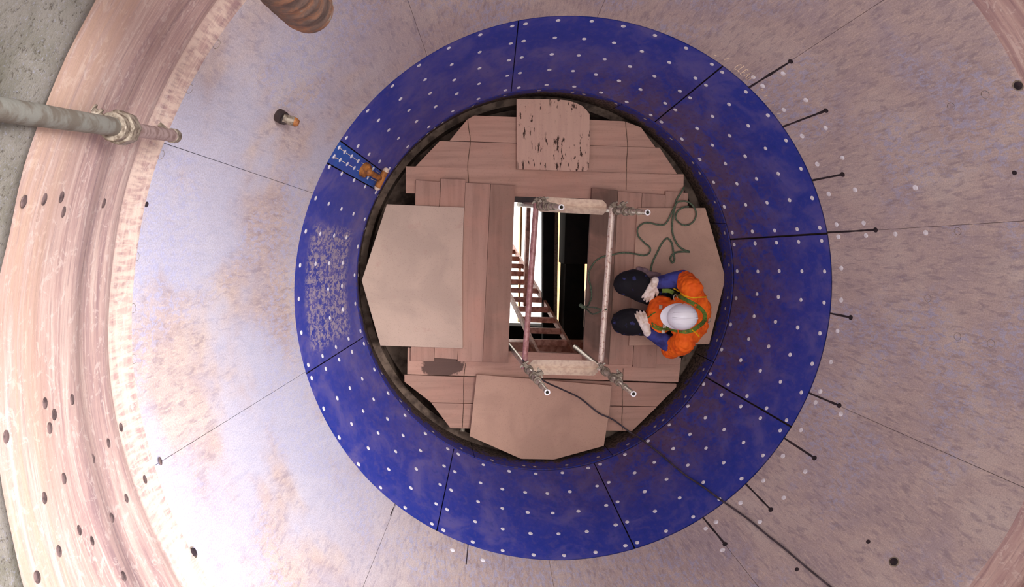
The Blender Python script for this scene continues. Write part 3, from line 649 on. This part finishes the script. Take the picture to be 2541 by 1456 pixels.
# ------------------------------------------------------------------ what stands below the opening
def rail3(pts, w, h): 
    mb = MB(); mb.beam(pts[0], pts[1], w, h); return mb
lad = empty('ladder', at(1385, 890, -1.0) , label='red-brown steel ladder leading down through the opening', cat='ladder')
LT = [at(1339, 888, -1.0), at(1431, 890, -1.0)]; RT = at(1272, 612, -4.9); wv = LT[1] - LT[0]; d = (RT - LT[1]); RB = LT[1] + d; LB = LT[0] + d
def lrail(a, b_):
    mb = MB(); mb.beam(a, b_, .028, .07, up=(0, 1, .6)); return mb.build('side_rail', M['ladder'], lad)
lrail(LT[0], LB); lrail(LT[1], RB)
nr = 12
for i in range(nr):
    u = (i + .25) / nr; a = LT[0].lerp(LB, u); b_ = LT[1].lerp(RB, u)
    mb = MB(); mb.beam(a, b_, .06, .03); mb.build('rung', M['ladder'], lad)
def down(name, pix, z, m, lab, cat, th=.12, group=None):
    mb = MB(); mb.prism([at(x, y, z) for x, y in pix], th, .004); return tag(mb.build(name, m), lab, cat, group)
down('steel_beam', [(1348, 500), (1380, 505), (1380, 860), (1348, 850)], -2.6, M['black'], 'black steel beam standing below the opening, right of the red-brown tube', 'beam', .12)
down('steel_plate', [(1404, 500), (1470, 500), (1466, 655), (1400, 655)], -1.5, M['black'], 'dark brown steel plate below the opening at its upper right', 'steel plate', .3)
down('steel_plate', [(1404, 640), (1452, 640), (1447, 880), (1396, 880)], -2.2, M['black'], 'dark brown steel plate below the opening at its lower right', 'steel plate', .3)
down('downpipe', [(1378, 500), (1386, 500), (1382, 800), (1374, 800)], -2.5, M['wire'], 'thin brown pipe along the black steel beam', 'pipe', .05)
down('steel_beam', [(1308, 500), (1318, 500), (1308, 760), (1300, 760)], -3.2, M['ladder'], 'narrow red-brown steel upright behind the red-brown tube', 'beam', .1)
down('timber_batten', [(1292, 500), (1297, 500), (1290, 800), (1286, 800)], -6.0, M['tan'], 'pale upright batten on the bright ground far below', 'batten', .1)
down('wooden_hoarding', [(1384, 500), (1470, 500), (1462, 860), (1376, 860)], -8.2, simple('tan_boards', (170, 132, 86), .8, c2=(140, 106, 70), scale=5), 'tan wooden hoarding far below, seen in slits between the dark steel plates', 'hoarding', .1)
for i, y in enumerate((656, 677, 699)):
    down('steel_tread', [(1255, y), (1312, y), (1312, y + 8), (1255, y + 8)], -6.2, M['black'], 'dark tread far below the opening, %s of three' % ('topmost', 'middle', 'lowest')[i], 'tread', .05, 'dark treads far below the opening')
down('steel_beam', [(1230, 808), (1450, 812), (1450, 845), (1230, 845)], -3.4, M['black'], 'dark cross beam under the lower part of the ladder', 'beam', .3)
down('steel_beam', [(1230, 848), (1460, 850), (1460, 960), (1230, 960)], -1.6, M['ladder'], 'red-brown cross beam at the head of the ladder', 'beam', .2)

# ------------------------------------------------------------------ rope and cable
def rope(name, pts, r, m, lab, cat):
    mb = MB(); mb.tube(smooth_path(pts, 7), r, 8); return tag(mb.build(name, m), lab, cat)
Q = lambda x, y: (1440 + x / 5.2, 420 + y / 5.2)
def bz(x, y): return ZB + .03
ro = []
main = [(1340, 230, -.24), (1300, 300, ZB + .012), (1240, 400, ZB + .012), (1215, 520, ZP + .012), (1195, 620, ZP + .02), (1185, 740, ZP + .01), (1200, 860, ZP + .01), (1260, 980, ZP + .01), (1340, 1040, ZP + .01), (1410, 1065, ZP + .012),
        (1330, 1062, ZP + .01), (1235, 1072, ZP + .01), (1180, 1110, ZP + .01), (1165, 1160, ZP + .01), (1190, 1205, ZP + .012), (1215, 1160, ZP + .01), (1200, 1060, ZP + .02), (1180, 950, ZP + .01), (1120, 890, ZP + .01)]
pts = [at(*Q(x, y), z + .004) for x, y, z in main]
loop = [(1120, 890), (1050, 960), (990, 1080), (940, 1180), (915, 1270), (905, 1340)]
pts += [at(*Q(x, y), ZP + .012) for x, y in loop[1:]]
rp = rope('rope', pts, .0085, M['rope'], 'green rope lying in loose curls on the right plywood sheet', 'rope')
loop2 = [(1235, 450), (1300, 412), (1390, 420), (1460, 480), (1495, 560), (1480, 640), (1430, 700), (1350, 722), (1275, 690), (1230, 620), (1260, 540), (1330, 490), (1400, 482)]
r2 = [at(*Q(x, y), ZP + .026) for x, y in loop2[::-1]]
seg = [(1200, 620), (1110, 690), (1010, 715), (890, 690), (800, 705), (740, 770), (750, 860), (830, 950), (900, 1010), (890, 1080), (820, 1110), (700, 1090), (560, 1075), (420, 1100), (300, 1125), (200, 1180), (130, 1280), (105, 1380)]
r3 = [at(*Q(x, y), (ZP + .026 if i < 12 else ZB + .03)) for i, (x, y) in enumerate(seg)]
W = lambda x, y: (1240 + x / 4.55, 680 + y / 4.55)
r3 += [at(*W(1030, 150), ZB + .045), at(*W(1035, 260), ZB + .06), at(*W(1000, 350), ZB + .10), at(*W(975, 375), .1)]
rope('rope', [r2[0], r2[1]] + r2[2:] + r3[1:], .0075, M['rope'], 'green rope running from the coil across the planks to the knot at the opening', 'rope')
kn = MB(); kn.tube(smooth_path([at(*W(975, 375), .1), at(*W(1060, 375), .35), at(*W(1150, 400), .52), at(*W(1205, 400), .58), at(*W(1150, 415), .52), at(*W(1050, 450), .3), at(*W(985, 400), .1)], 5), .007, 7)
kn.tube(smooth_path([at(*W(975, 380), .1), at(*W(940, 370), .08), at(*W(905, 345), .06)], 5), .016, 8)
tag(kn.build('rope_knot', M['rope']), 'knotted end of green rope tied round the rusty tube and hanging into the opening', 'rope knot')
cb = [at(1297, 893, ZF + .06), at(1318, 918, .42), at(1350, 945, .15), at(1395, 966, -.02), at(1440, 988, ZB + .06), at(1485, 1024, ZB + .04), at(1520, 1040, ZB + .035), at(1565, 1073, -.2)]
for x, y in ((1592, 1092), (1640, 1130), (1700, 1180), (1745, 1210), (1786, 1240), (1860, 1292), (1905, 1330), (1950, 1365), (2000, 1408), (2060, 1457), (2130, 1517)):
    cb.append(oncone(x, y, .016))
rope('cable', cb, .0075, M['cable'], 'long dark cable from the scaffold across the blue ring and up the grey wall', 'cable')

# ------------------------------------------------------------------ fittings on the wall
# rusty casting on the blue strip
B5 = lambda x, y: (700 + x / 4.8525, 300 + y / 4.8525)
ca = empty('shackle', oncone(*B5(980, 580), 0), label='rusty orange T-shaped casting bolted to the narrow blue strip', cat='casting')
mb = MB(); p = oncone(*B5(975, 575), .012); n = normal(math.atan2(p.y, p.x), p.z)
mb.tube([p - n * .012, p + n * .02, p + n * .035], 0, 20, True, [.06, .058, .04]); mb.ell(p + n * .03, (.035, .035, .03)); 
for k in range(5):
    a = k * 1.26; tg = Vector((-math.sin(math.atan2(p.y, p.x)), math.cos(math.atan2(p.y, p.x)), 0)); up = n.cross(tg)
    mb.ell(p + n * .028 + (tg * math.cos(a) + up * math.sin(a)) * .04, (.012, .012, .012), seg=8, rings=6)
mb.build('base', M['rust'], ca)
q = oncone(*B5(1125, 655), .05)
mb = MB(); mb.caps(p + n * .03, q, .026, .02); mb.build('neck', M['rust'], ca)
mb = MB(); a, b_ = oncone(*B5(1178, 560), .055), oncone(*B5(1078, 755), .055); mb.tube([a, b_], .026, 18); mb.build('cross_bar', M['rust'], ca)
for e0, dd in ((a, (a - b_).normalized()), (b_, (b_ - a).normalized())):
    mb = MB(); mb.tube([e0, e0 + dd * .008], .0262, 18); mb.ell(e0 + dd * .008, (.023, .023, .014)); mb.build('end_cap', M['bar'], ca)
# dark pipe stub on the upper left plate
ps = oncone(690, 285, 0); nn = normal(math.atan2(ps.y, ps.x), ps.z)
stb = empty('pipe_stub', ps, label='short dark pipe stub with a yellowish tip sticking out of the upper left grey plate', cat='pipe stub')
tipd = (at(742, 307, ps.z - .04) - ps); tipd = (at(740, 306, ps.z + .01) - ps)
mb = MB(); mb.tube([ps - nn * .01, ps + nn * .045], .042, 20); mb.ell(ps + nn * .045, (.04, .04, .02)); mb.build('base', M['steel_dark'], stb)
s2 = ps + nn * .04; e2 = ps + tipd * .78; mb = MB(); mb.pipe(s2, e2, .03, .02); mb.build('tube', M['galv_dirty'], stb)
mb = MB(); mb.tube([e2 - tipd * .02, ps + tipd * .9, ps + tipd * 1.02], 0, 16, True, [.03, .027, .018]); mb.build('tip', M['rust'], stb)
# ribbed rusty pipe at the top
pa = at(430, -345, 5.45); pb = at(764, 18, 3.9); ax = (pb - pa); L = ax.length; ax.normalize()
rp_ = MB(); pts = []; rr = []
for i in range(121):
    u = i / 120; pts.append(pa + ax * L * u); w = (u * 13) % 1; rr.append(.098 + .010 * math.exp(-((w - .5) / .16) ** 2) + .002 * noise.noise(Vector((u * 30, 0, 0))))
rp_.tube(pts, 0, 40, False, rr)
rows = []
for q_r in (.098, .086): rows.append(q_r)
rp_.pipe(pb - ax * .05, pb + ax * .012, .1, .084, 40)
tm = NT('ribbed_rust'); v_ = tm.coord('Object'); f_ = tm.noise(v_, 9, 5, .65, .5); f2_ = tm.noise(v_, 30, 4, .7)
cc_ = tm.ramp(f_, [(.32, lin((66, 54, 50))), (.48, lin((100, 80, 72))), (.60, lin((136, 94, 70))), (.70, lin((150, 144, 136)))])
tm.col(tm.mix(tm.math('MULTIPLY', tm.step(f2_, .5, .7), .5), cc_, lin((70, 54, 48)))); rustm = tm.fin(.7, .1, .3, f2_, .6, .006)
tag(rp_.build('ribbed_pipe', rustm), 'thick rusty ribbed pipe jutting in at the top edge', 'pipe')
# scaffold tube at the left with coupler
tp = empty('scaffold_tube', at(430, 336, 3.0), label='grey scaffold tube coming in from the left edge, propped against the rim of the hopper', cat='scaffold tube')
e0 = at(432, 337, 3.02); e1 = at(-60, 262, 5.02); dl = e1 - e0; cpx = e0 + dl * .40
tc = NT('cement_splashed_tube'); v_ = tc.coord('Object'); tc.col(tc.mix(tc.step(tc.noise(v_, 14, 5), .4, .6), lin((126, 124, 116)), lin((106, 98, 88)))); tubem = tc.fin(.8, .1, .3, tc.noise(v_, 60, 4), .4, .004)
mb = MB(); mb.pipe(cpx - dl * .02, e0 + dl * 1.15, .037, .031); mb.build('outer_tube', tubem, tp)
mb = MB(); mb.pipe(e0, cpx, .030, .024); mb.build('inner_tube', simple('dull_pink_tube', (160, 138, 134), .7, c2=(128, 104, 98), scale=24), tp)
du = dl.normalized(); mb = MB()
for s0, s1_, r0 in ((-.055, .04, .07), (.04, .10, .056), (-.10, -.055, .05)): mb.tube([cpx + du * s0, cpx + du * s1_], r0, 8 if r0 > .06 else 20)
mb.build('coupler', M['galv_dirty'], tp, bevel=.004)
hp = e0 + dl * .47; side = Vector((0.0, 1, .0)); mb = MB(); 
tgt = at(192, 250, hp.z + .02); mb.tube([hp, hp.lerp(tgt, .5), tgt], .024, 12); 
for u in (.35, .55, .75, .95): mb.tube([hp.lerp(tgt, u), hp.lerp(tgt, u + .07)], .036, 12)
mb.build('prop_nut', M['galv_dirty'], tp)
mb = MB(); mb.tube([e0 - du * .012, e0 + du * .05], .035, 16); tgt = at(395, 308, 3.05); mb.tube([e0 + du * .03, tgt], .013, 10); mb.build('end_clamp', M['galv_dirty'], tp)

# ------------------------------------------------------------------ the worker
def remeshed(mb, name, m, parent, vox=.012, sm=6, disp=0, dscale=.12):
    o = mb.build('tmp', m); md = o.modifiers.new('r', 'REMESH'); md.mode = 'VOXEL'; md.voxel_size = vox; md.use_smooth_shade = True
    s_ = o.modifiers.new('s', 'SMOOTH'); s_.iterations = sm; s_.factor = .5
    dg = bpy.context.evaluated_depsgraph_get(); me = bpy.data.meshes.new_from_object(o.evaluated_get(dg))
    loc = o.location.copy(); C.objects.unlink(o); bpy.data.objects.remove(o)
    if disp:
        for v in me.vertices:
            p = v.co + loc
            f = noise.noise(p / dscale + Vector((3, 1, 7))) * .6 + abs(noise.noise(Vector((p.x * 1.0, p.y * 1.6, p.z * 2.2)) / (dscale * .55))) * .9 - .3
            v.co += v.normal * f * disp
    me.name = name; me.materials.clear(); me.materials.append(m)
    for pl in me.polygons: pl.use_smooth = True
    q = bpy.data.objects.new(name, me); C.objects.link(q); q.parent = parent; q.location = loc - pworld(parent); return q
FZ = ZP
per = empty('person', at(1640, 770, FZ), label='person in white hard hat and orange jacket crouching beside the opening, facing left', cat='person')
pel = at(1668, 776, .02); mid = at(1706, 782, .20); che = at(1700, 784, .40); nk = at(1690, 786, .56); hd = at(1686, 786, .66)
shR = at(1716, 716, .47); shL = at(1698, 850, .47)          # image top / image bottom shoulder
elR = at(1694, 690, .30); elL = at(1672, 862, .30)
wrR = at(1630, 702, .26); wrL = at(1612, 824, .27)
knR = at(1556, 704, .20); knL = at(1550, 800, .20)
hpR = at(1664, 746, .04); hpL = at(1660, 806, .04)
ftR = at(1562, 706, FZ + .05); ftL = at(1558, 790, FZ + .05)
anR = at(1588, 706, FZ + .10); anL = at(1584, 788, FZ + .10)
# body: one continuous surface (head, neck, trunk, limbs)
bd = MB()
bd.ell(hd, (.088, .072, .105)); bd.caps(nk - Vector((0, 0, .05)), hd, .052, .055); bd.caps(pel, mid, .13, .13); bd.caps(mid, che, .13, .13)
bd.caps(shR, shL, .055, .055)
bd.ell(hd + Vector((-.088, 0, -.02)), (.018, .013, .022)); bd.ell(hd + Vector((-.075, 0, -.06)), (.02, .026, .01))
for s in (1, -1): bd.ell(hd + Vector((.0, s * .073, -.01)), (.018, .012, .03)); bd.ell(hd + Vector((-.08, s * .03, .005)), (.008, .013, .009))
for s_, e_, w_, h_, k_2, a_, f_ in ((shR, elR, wrR, hpR, knR, anR, ftR), (shL, elL, wrL, hpL, knL, anL, ftL)):
    bd.caps(s_, e_, .045, .038); bd.caps(e_, w_, .036, .026); bd.caps(h_, k_2, .075, .055); bd.caps(k_2, a_, .05, .035); bd.caps(a_, f_, .035, .03); bd.caps(pel, h_, .1, .08)
remeshed(bd, 'body', M['skin'], per, .011, 4)
jk = MB()   # jacket: trunk and upper sleeves
jk.ell(che + Vector((.0, 0, .0)), (.15, .19, .14)); jk.ell(mid + Vector((.02, 0, 0)), (.155, .185, .17)); jk.ell(pel + Vector((.03, 0, .05)), (.15, .175, .13))
jk.caps(shR, shL, .078, .078); jk.caps(shR, elR, .094, .08); jk.caps(shL, elL + (elL - shL) * .25, .094, .088)
jk.ell(at(1642, 780, .27), (.135, .165, .13)); jk.caps(shR, at(1738, 770, .36), .08, .1); jk.caps(shL, at(1728, 806, .34), .08, .1)
jo = remeshed(jk, 'jacket', M['orange'], per, .009, 8, .02)
sv = MB(); sv.caps(elR + (shR - elR) * .05, wrR, .08, .054)
remeshed(sv, 'sleeve', M['navy'], per, .009, 6, .008)
sv = MB(); sv.caps(elL + (shL - elL) * .05, wrL, .078, .054)
remeshed(sv, 'sleeve', M['navy'], per, .009, 6, .008)
tr = MB()
for h_, k_2, a_ in ((hpR, knR, anR), (hpL, knL, anL)):
    tr.caps(h_, k_2, .11, .105); tr.caps(k_2, a_, .10, .075); tr.caps(pel, h_, .15, .12)
    tr.ell(k_2 + Vector((.05, 0, -.01)), (.17, .12, .105))
tro = remeshed(tr, 'trousers', M['trouser'], per, .012, 6, .010)
for a_, f_, s in ((anR, ftR, 1), (anL, ftL, -1)):
    bt = MB(); fl = Vector((f_.x, f_.y, FZ))
    bt.caps(fl + Vector((.10, 0, .05)), fl + Vector((-.07, 0, .045)), .047, .042); bt.caps(fl + Vector((.09, 0, .05)), Vector((a_.x + .02, a_.y, FZ + .12)), .045, .045)
    bt.box(fl + Vector((.01, 0, .012)), (.27, .085, .024)); remeshed(bt, 'boot', M['boot'], per, .008, 4)
def hand(w, tip, thumb, curl, name='glove'):
    mb = MB(); d = (tip - w).normalized(); up = Vector((0, 0, 1)); s = d.cross(up).normalized(); nrm = s.cross(d).normalized()
    mb.caps(w - d * .03, w + d * .02, .038, .034)
    for k in range(4):
        o_ = s * (k - 1.5) * .021; mb.caps(w + d * .01 + o_ * .7, w + d * .085 + o_, .018, .015)
    kn_ = w + d * .09
    for k, ln in enumerate((.062, .075, .07, .055)):
        o_ = s * (k - 1.5) * .0235; p0 = kn_ + o_; cz = curl * (1 + .12 * k)
        p1 = p0 + (d * math.cos(cz) - nrm * math.sin(cz)) * ln * .5 + o_ * .12; p2 = p1 + (d * math.cos(cz * 1.9) - nrm * math.sin(cz * 1.9)) * ln * .5
        mb.caps(p0, p1, .0125, .0115); mb.caps(p1, p2, .0115, .0095)
    t0 = w + d * .025 + s * thumb * .03; t1 = t0 + (d * .6 + s * thumb * .75 - nrm * .2) * .04; t2 = t1 + (d * .9 + s * thumb * .2 - nrm * .4) * .033
    mb.caps(t0, t1, .0165, .0135); mb.caps(t1, t2, .013, .0105)
    return remeshed(mb, name, M['glove'], per, .0045, 2)
hand(at(1622, 706, .28), at(1602, 752, .26), -1, .28)
hand(at(1604, 816, .29), at(1580, 756, .28), 1, .25)
# hard hat
hc = at(1692, 786, .70); hx = Vector((-1, .02, 0)).normalized(); hy = Vector((hx.y, -hx.x, 0)); 
mb = MB(); rows = []; n = 48; A_, B_, H_ = .128, .105, .125
for i in range(15):
    u = math.pi / 2 * i / 14; zz = H_ * math.sin(u); cr = math.cos(u) ** .8 if i < 14 else .0
    row = []
    for k in range(n):
        t_ = 2 * math.pi * k / n; ridge = 1 + .025 * math.exp(-((math.sin(t_)) / .14) ** 2) * math.cos(u)
        row.append(hc + hx * (A_ * cr * math.cos(t_) * .97) + hy * (B_ * cr * math.sin(t_)) + Vector((0, 0, zz * (1 + 0 * ridge))))
    rows.append(row)
mb.grid(rows, None, True, True)
ht = mb.build('hard_hat', M['helmet'], per)
mb = MB(); rows = []
for q_, zz in ((.98, .004), (1.0, .0), (1.10, -.012), (1.13, -.016), (1.125, -.021), (1.0, -.008), (.95, -.004)):
    row = []
    for k in range(n):
        t_ = 2 * math.pi * k / n; ext = (q_ - 1) * (.35 + 2.0 * max(0, math.cos(t_)) ** 1.4) + 1 if q_ > 1 else q_
        row.append(hc + hx * (A_ * ext * math.cos(t_)) + hy * (B_ * (1 + (ext - 1) * .6) * math.sin(t_)) + Vector((0, 0, zz * (1 + max(0, math.cos(t_))))))
    rows.append(row)
mb.grid(rows, None, True, True); mb.build('brim', M['helmet'], ht)
mb = MB()
for off in (-.42, 0, .42):
    pts = []
    for i in range(17):
        u = R(30 + 116 * i / 16); e = math.sqrt(max(0, 1 - (off * .9) ** 2))
        pts.append(hc + hx * (A_ * .92 * math.cos(u) * e) + hy * (B_ * off * .95 * (1 - .15 * math.cos(u) ** 2)) + Vector((0, 0, H_ * (math.sin(u) ** .62) * e * (1 if off == 0 else .985) - .001)))
    mb.tube(pts, .006 if off else .009, 8)
mb.build('crown_ridge', M['helmet'], ht)
for s in (1, -1):
    mb = MB(); mb.ell(hc + hy * B_ * s * 1.03 + Vector((0, 0, .006)), (.008, .006, .006), seg=8, rings=6); mb.build('strap_clip', M['rust'], ht)
# harness and piping laid on the jacket
dg = bpy.context.evaluated_depsgraph_get()
bm_ = bmesh.new(); bm_.from_mesh(jo.data); bm_.transform(Matrix.Translation(pworld(jo))); bvh = BVHTree.FromBMesh(bm_)
def on_jacket(px, py, off):
    o_ = Vector((CX, CY, CZ)); d_ = (at(px, py, 0) - o_).normalized(); h_, n_, i_, ds = bvh.ray_cast(o_, d_)
    return (h_ + n_ * off) if h_ else at(px, py, .3)
def strap(pix, w, m, name, par, off=.004):
    c0 = smooth_path([Vector((x, y, 0)) for x, y in pix], 6); pts = [on_jacket(p.x, p.y, off) for p in c0]
    mb = MB()
    if w < .008: mb.tube(pts, w, 6)
    else:
        L_ = []; R_ = []
        for i, p in enumerate(c0):
            t_ = (c0[min(i + 1, len(c0) - 1)] - c0[max(i - 1, 0)]).normalized(); s_ = Vector((-t_.y, t_.x, 0)) * w / 2 * 330
            L_.append(on_jacket(p.x + s_.x, p.y + s_.y, off)); R_.append(on_jacket(p.x - s_.x, p.y - s_.y, off))
        lo = [p - Vector((0, 0, .005)) for p in L_]; ro_ = [p - Vector((0, 0, .005)) for p in R_]
        mb.grid([L_, R_]); mb.grid([lo, L_]); mb.grid([R_, ro_]); mb.grid([ro_, lo])
    return mb.build(name, m, par)
K = lambda x, y: (1480 + x / 4.854, 600 + y / 4.854)
har = empty('harness', on_jacket(*K(1300, 880), .01)); har.parent = per; har.location = on_jacket(*K(1300, 880), .01) - pworld(per)
strap([K(790, 590), K(880, 590), K(950, 630), K(1050, 680), K(1160, 740), K(1260, 810), K(1305, 880), K(1290, 960), K(1220, 1020), K(1140, 1070), K(1020, 1080), K(880, 1040), K(760, 1040), K(660, 985)], .03, M['lime'], 'webbing', har)
strap([K(930, 560), K(1000, 600), K(1070, 650), K(1160, 670), K(1240, 665), K(1325, 662)], .006, M['yellow'], 'piping', jo, .002)
strap([K(1150, 1060), K(1195, 1095), K(1235, 1140)], .006, M['yellow'], 'piping', jo, .002)
strap([K(612, 925), K(660, 880), K(715, 845)], .005, M['lime'], 'piping', jo, .002)
def dring(c_, r, m, name, par, tilt):
    mb = MB(); mt = Euler(tilt).to_matrix(); mb.tube([c_ + mt @ Vector((r * math.cos(2 * math.pi * k / 20), r * 1.3 * math.sin(2 * math.pi * k / 20), 0)) for k in range(21)], .0035, 6); mb.build(name, m, par)
dring(on_jacket(*K(960, 690), .014), .02, M['galv'], 'buckle', har, (0, .4, .2)); dring(at(*K(1345, 930), .38), .024, M['galv_dirty'], 'back_ring', har, (.2, 0, .1))
for x, y in (K(775, 790), K(815, 1010), K(802, 1072)):
    mb = MB(); c_ = on_jacket(x, y, .006); mb.box(c_, (.028, .034, .012)); mb.build('buckle', M['galv'], har, bevel=.003)
cr = MB(); cr.ell(at(*K(1060, 690), .42), (.03, .04, .03)); 
# grey rag beside the knee
rg = MB(); rg.ell(at(*K(560, 350), FZ + .03), (.05, .03, .03)); rg.ell(at(*K(640, 395), FZ + .03), (.06, .03, .025)); rg.ell(at(*K(720, 400), FZ + .025), (.05, .03, .02)); rg.ell(at(*K(510, 330), FZ + .03), (.03, .03, .03))
rag = MB(); ro2 = remeshed(rg, 'rag', simple('rag_cloth', (158, 130, 130), .9, c2=(120, 96, 108), scale=20), per, .008, 3, .012, .05)
ro2.parent = None; ro2.location = ro2.location + per.location; tag(ro2, 'crumpled grey-brown rag on the plywood beside the knee of the worker', 'rag')
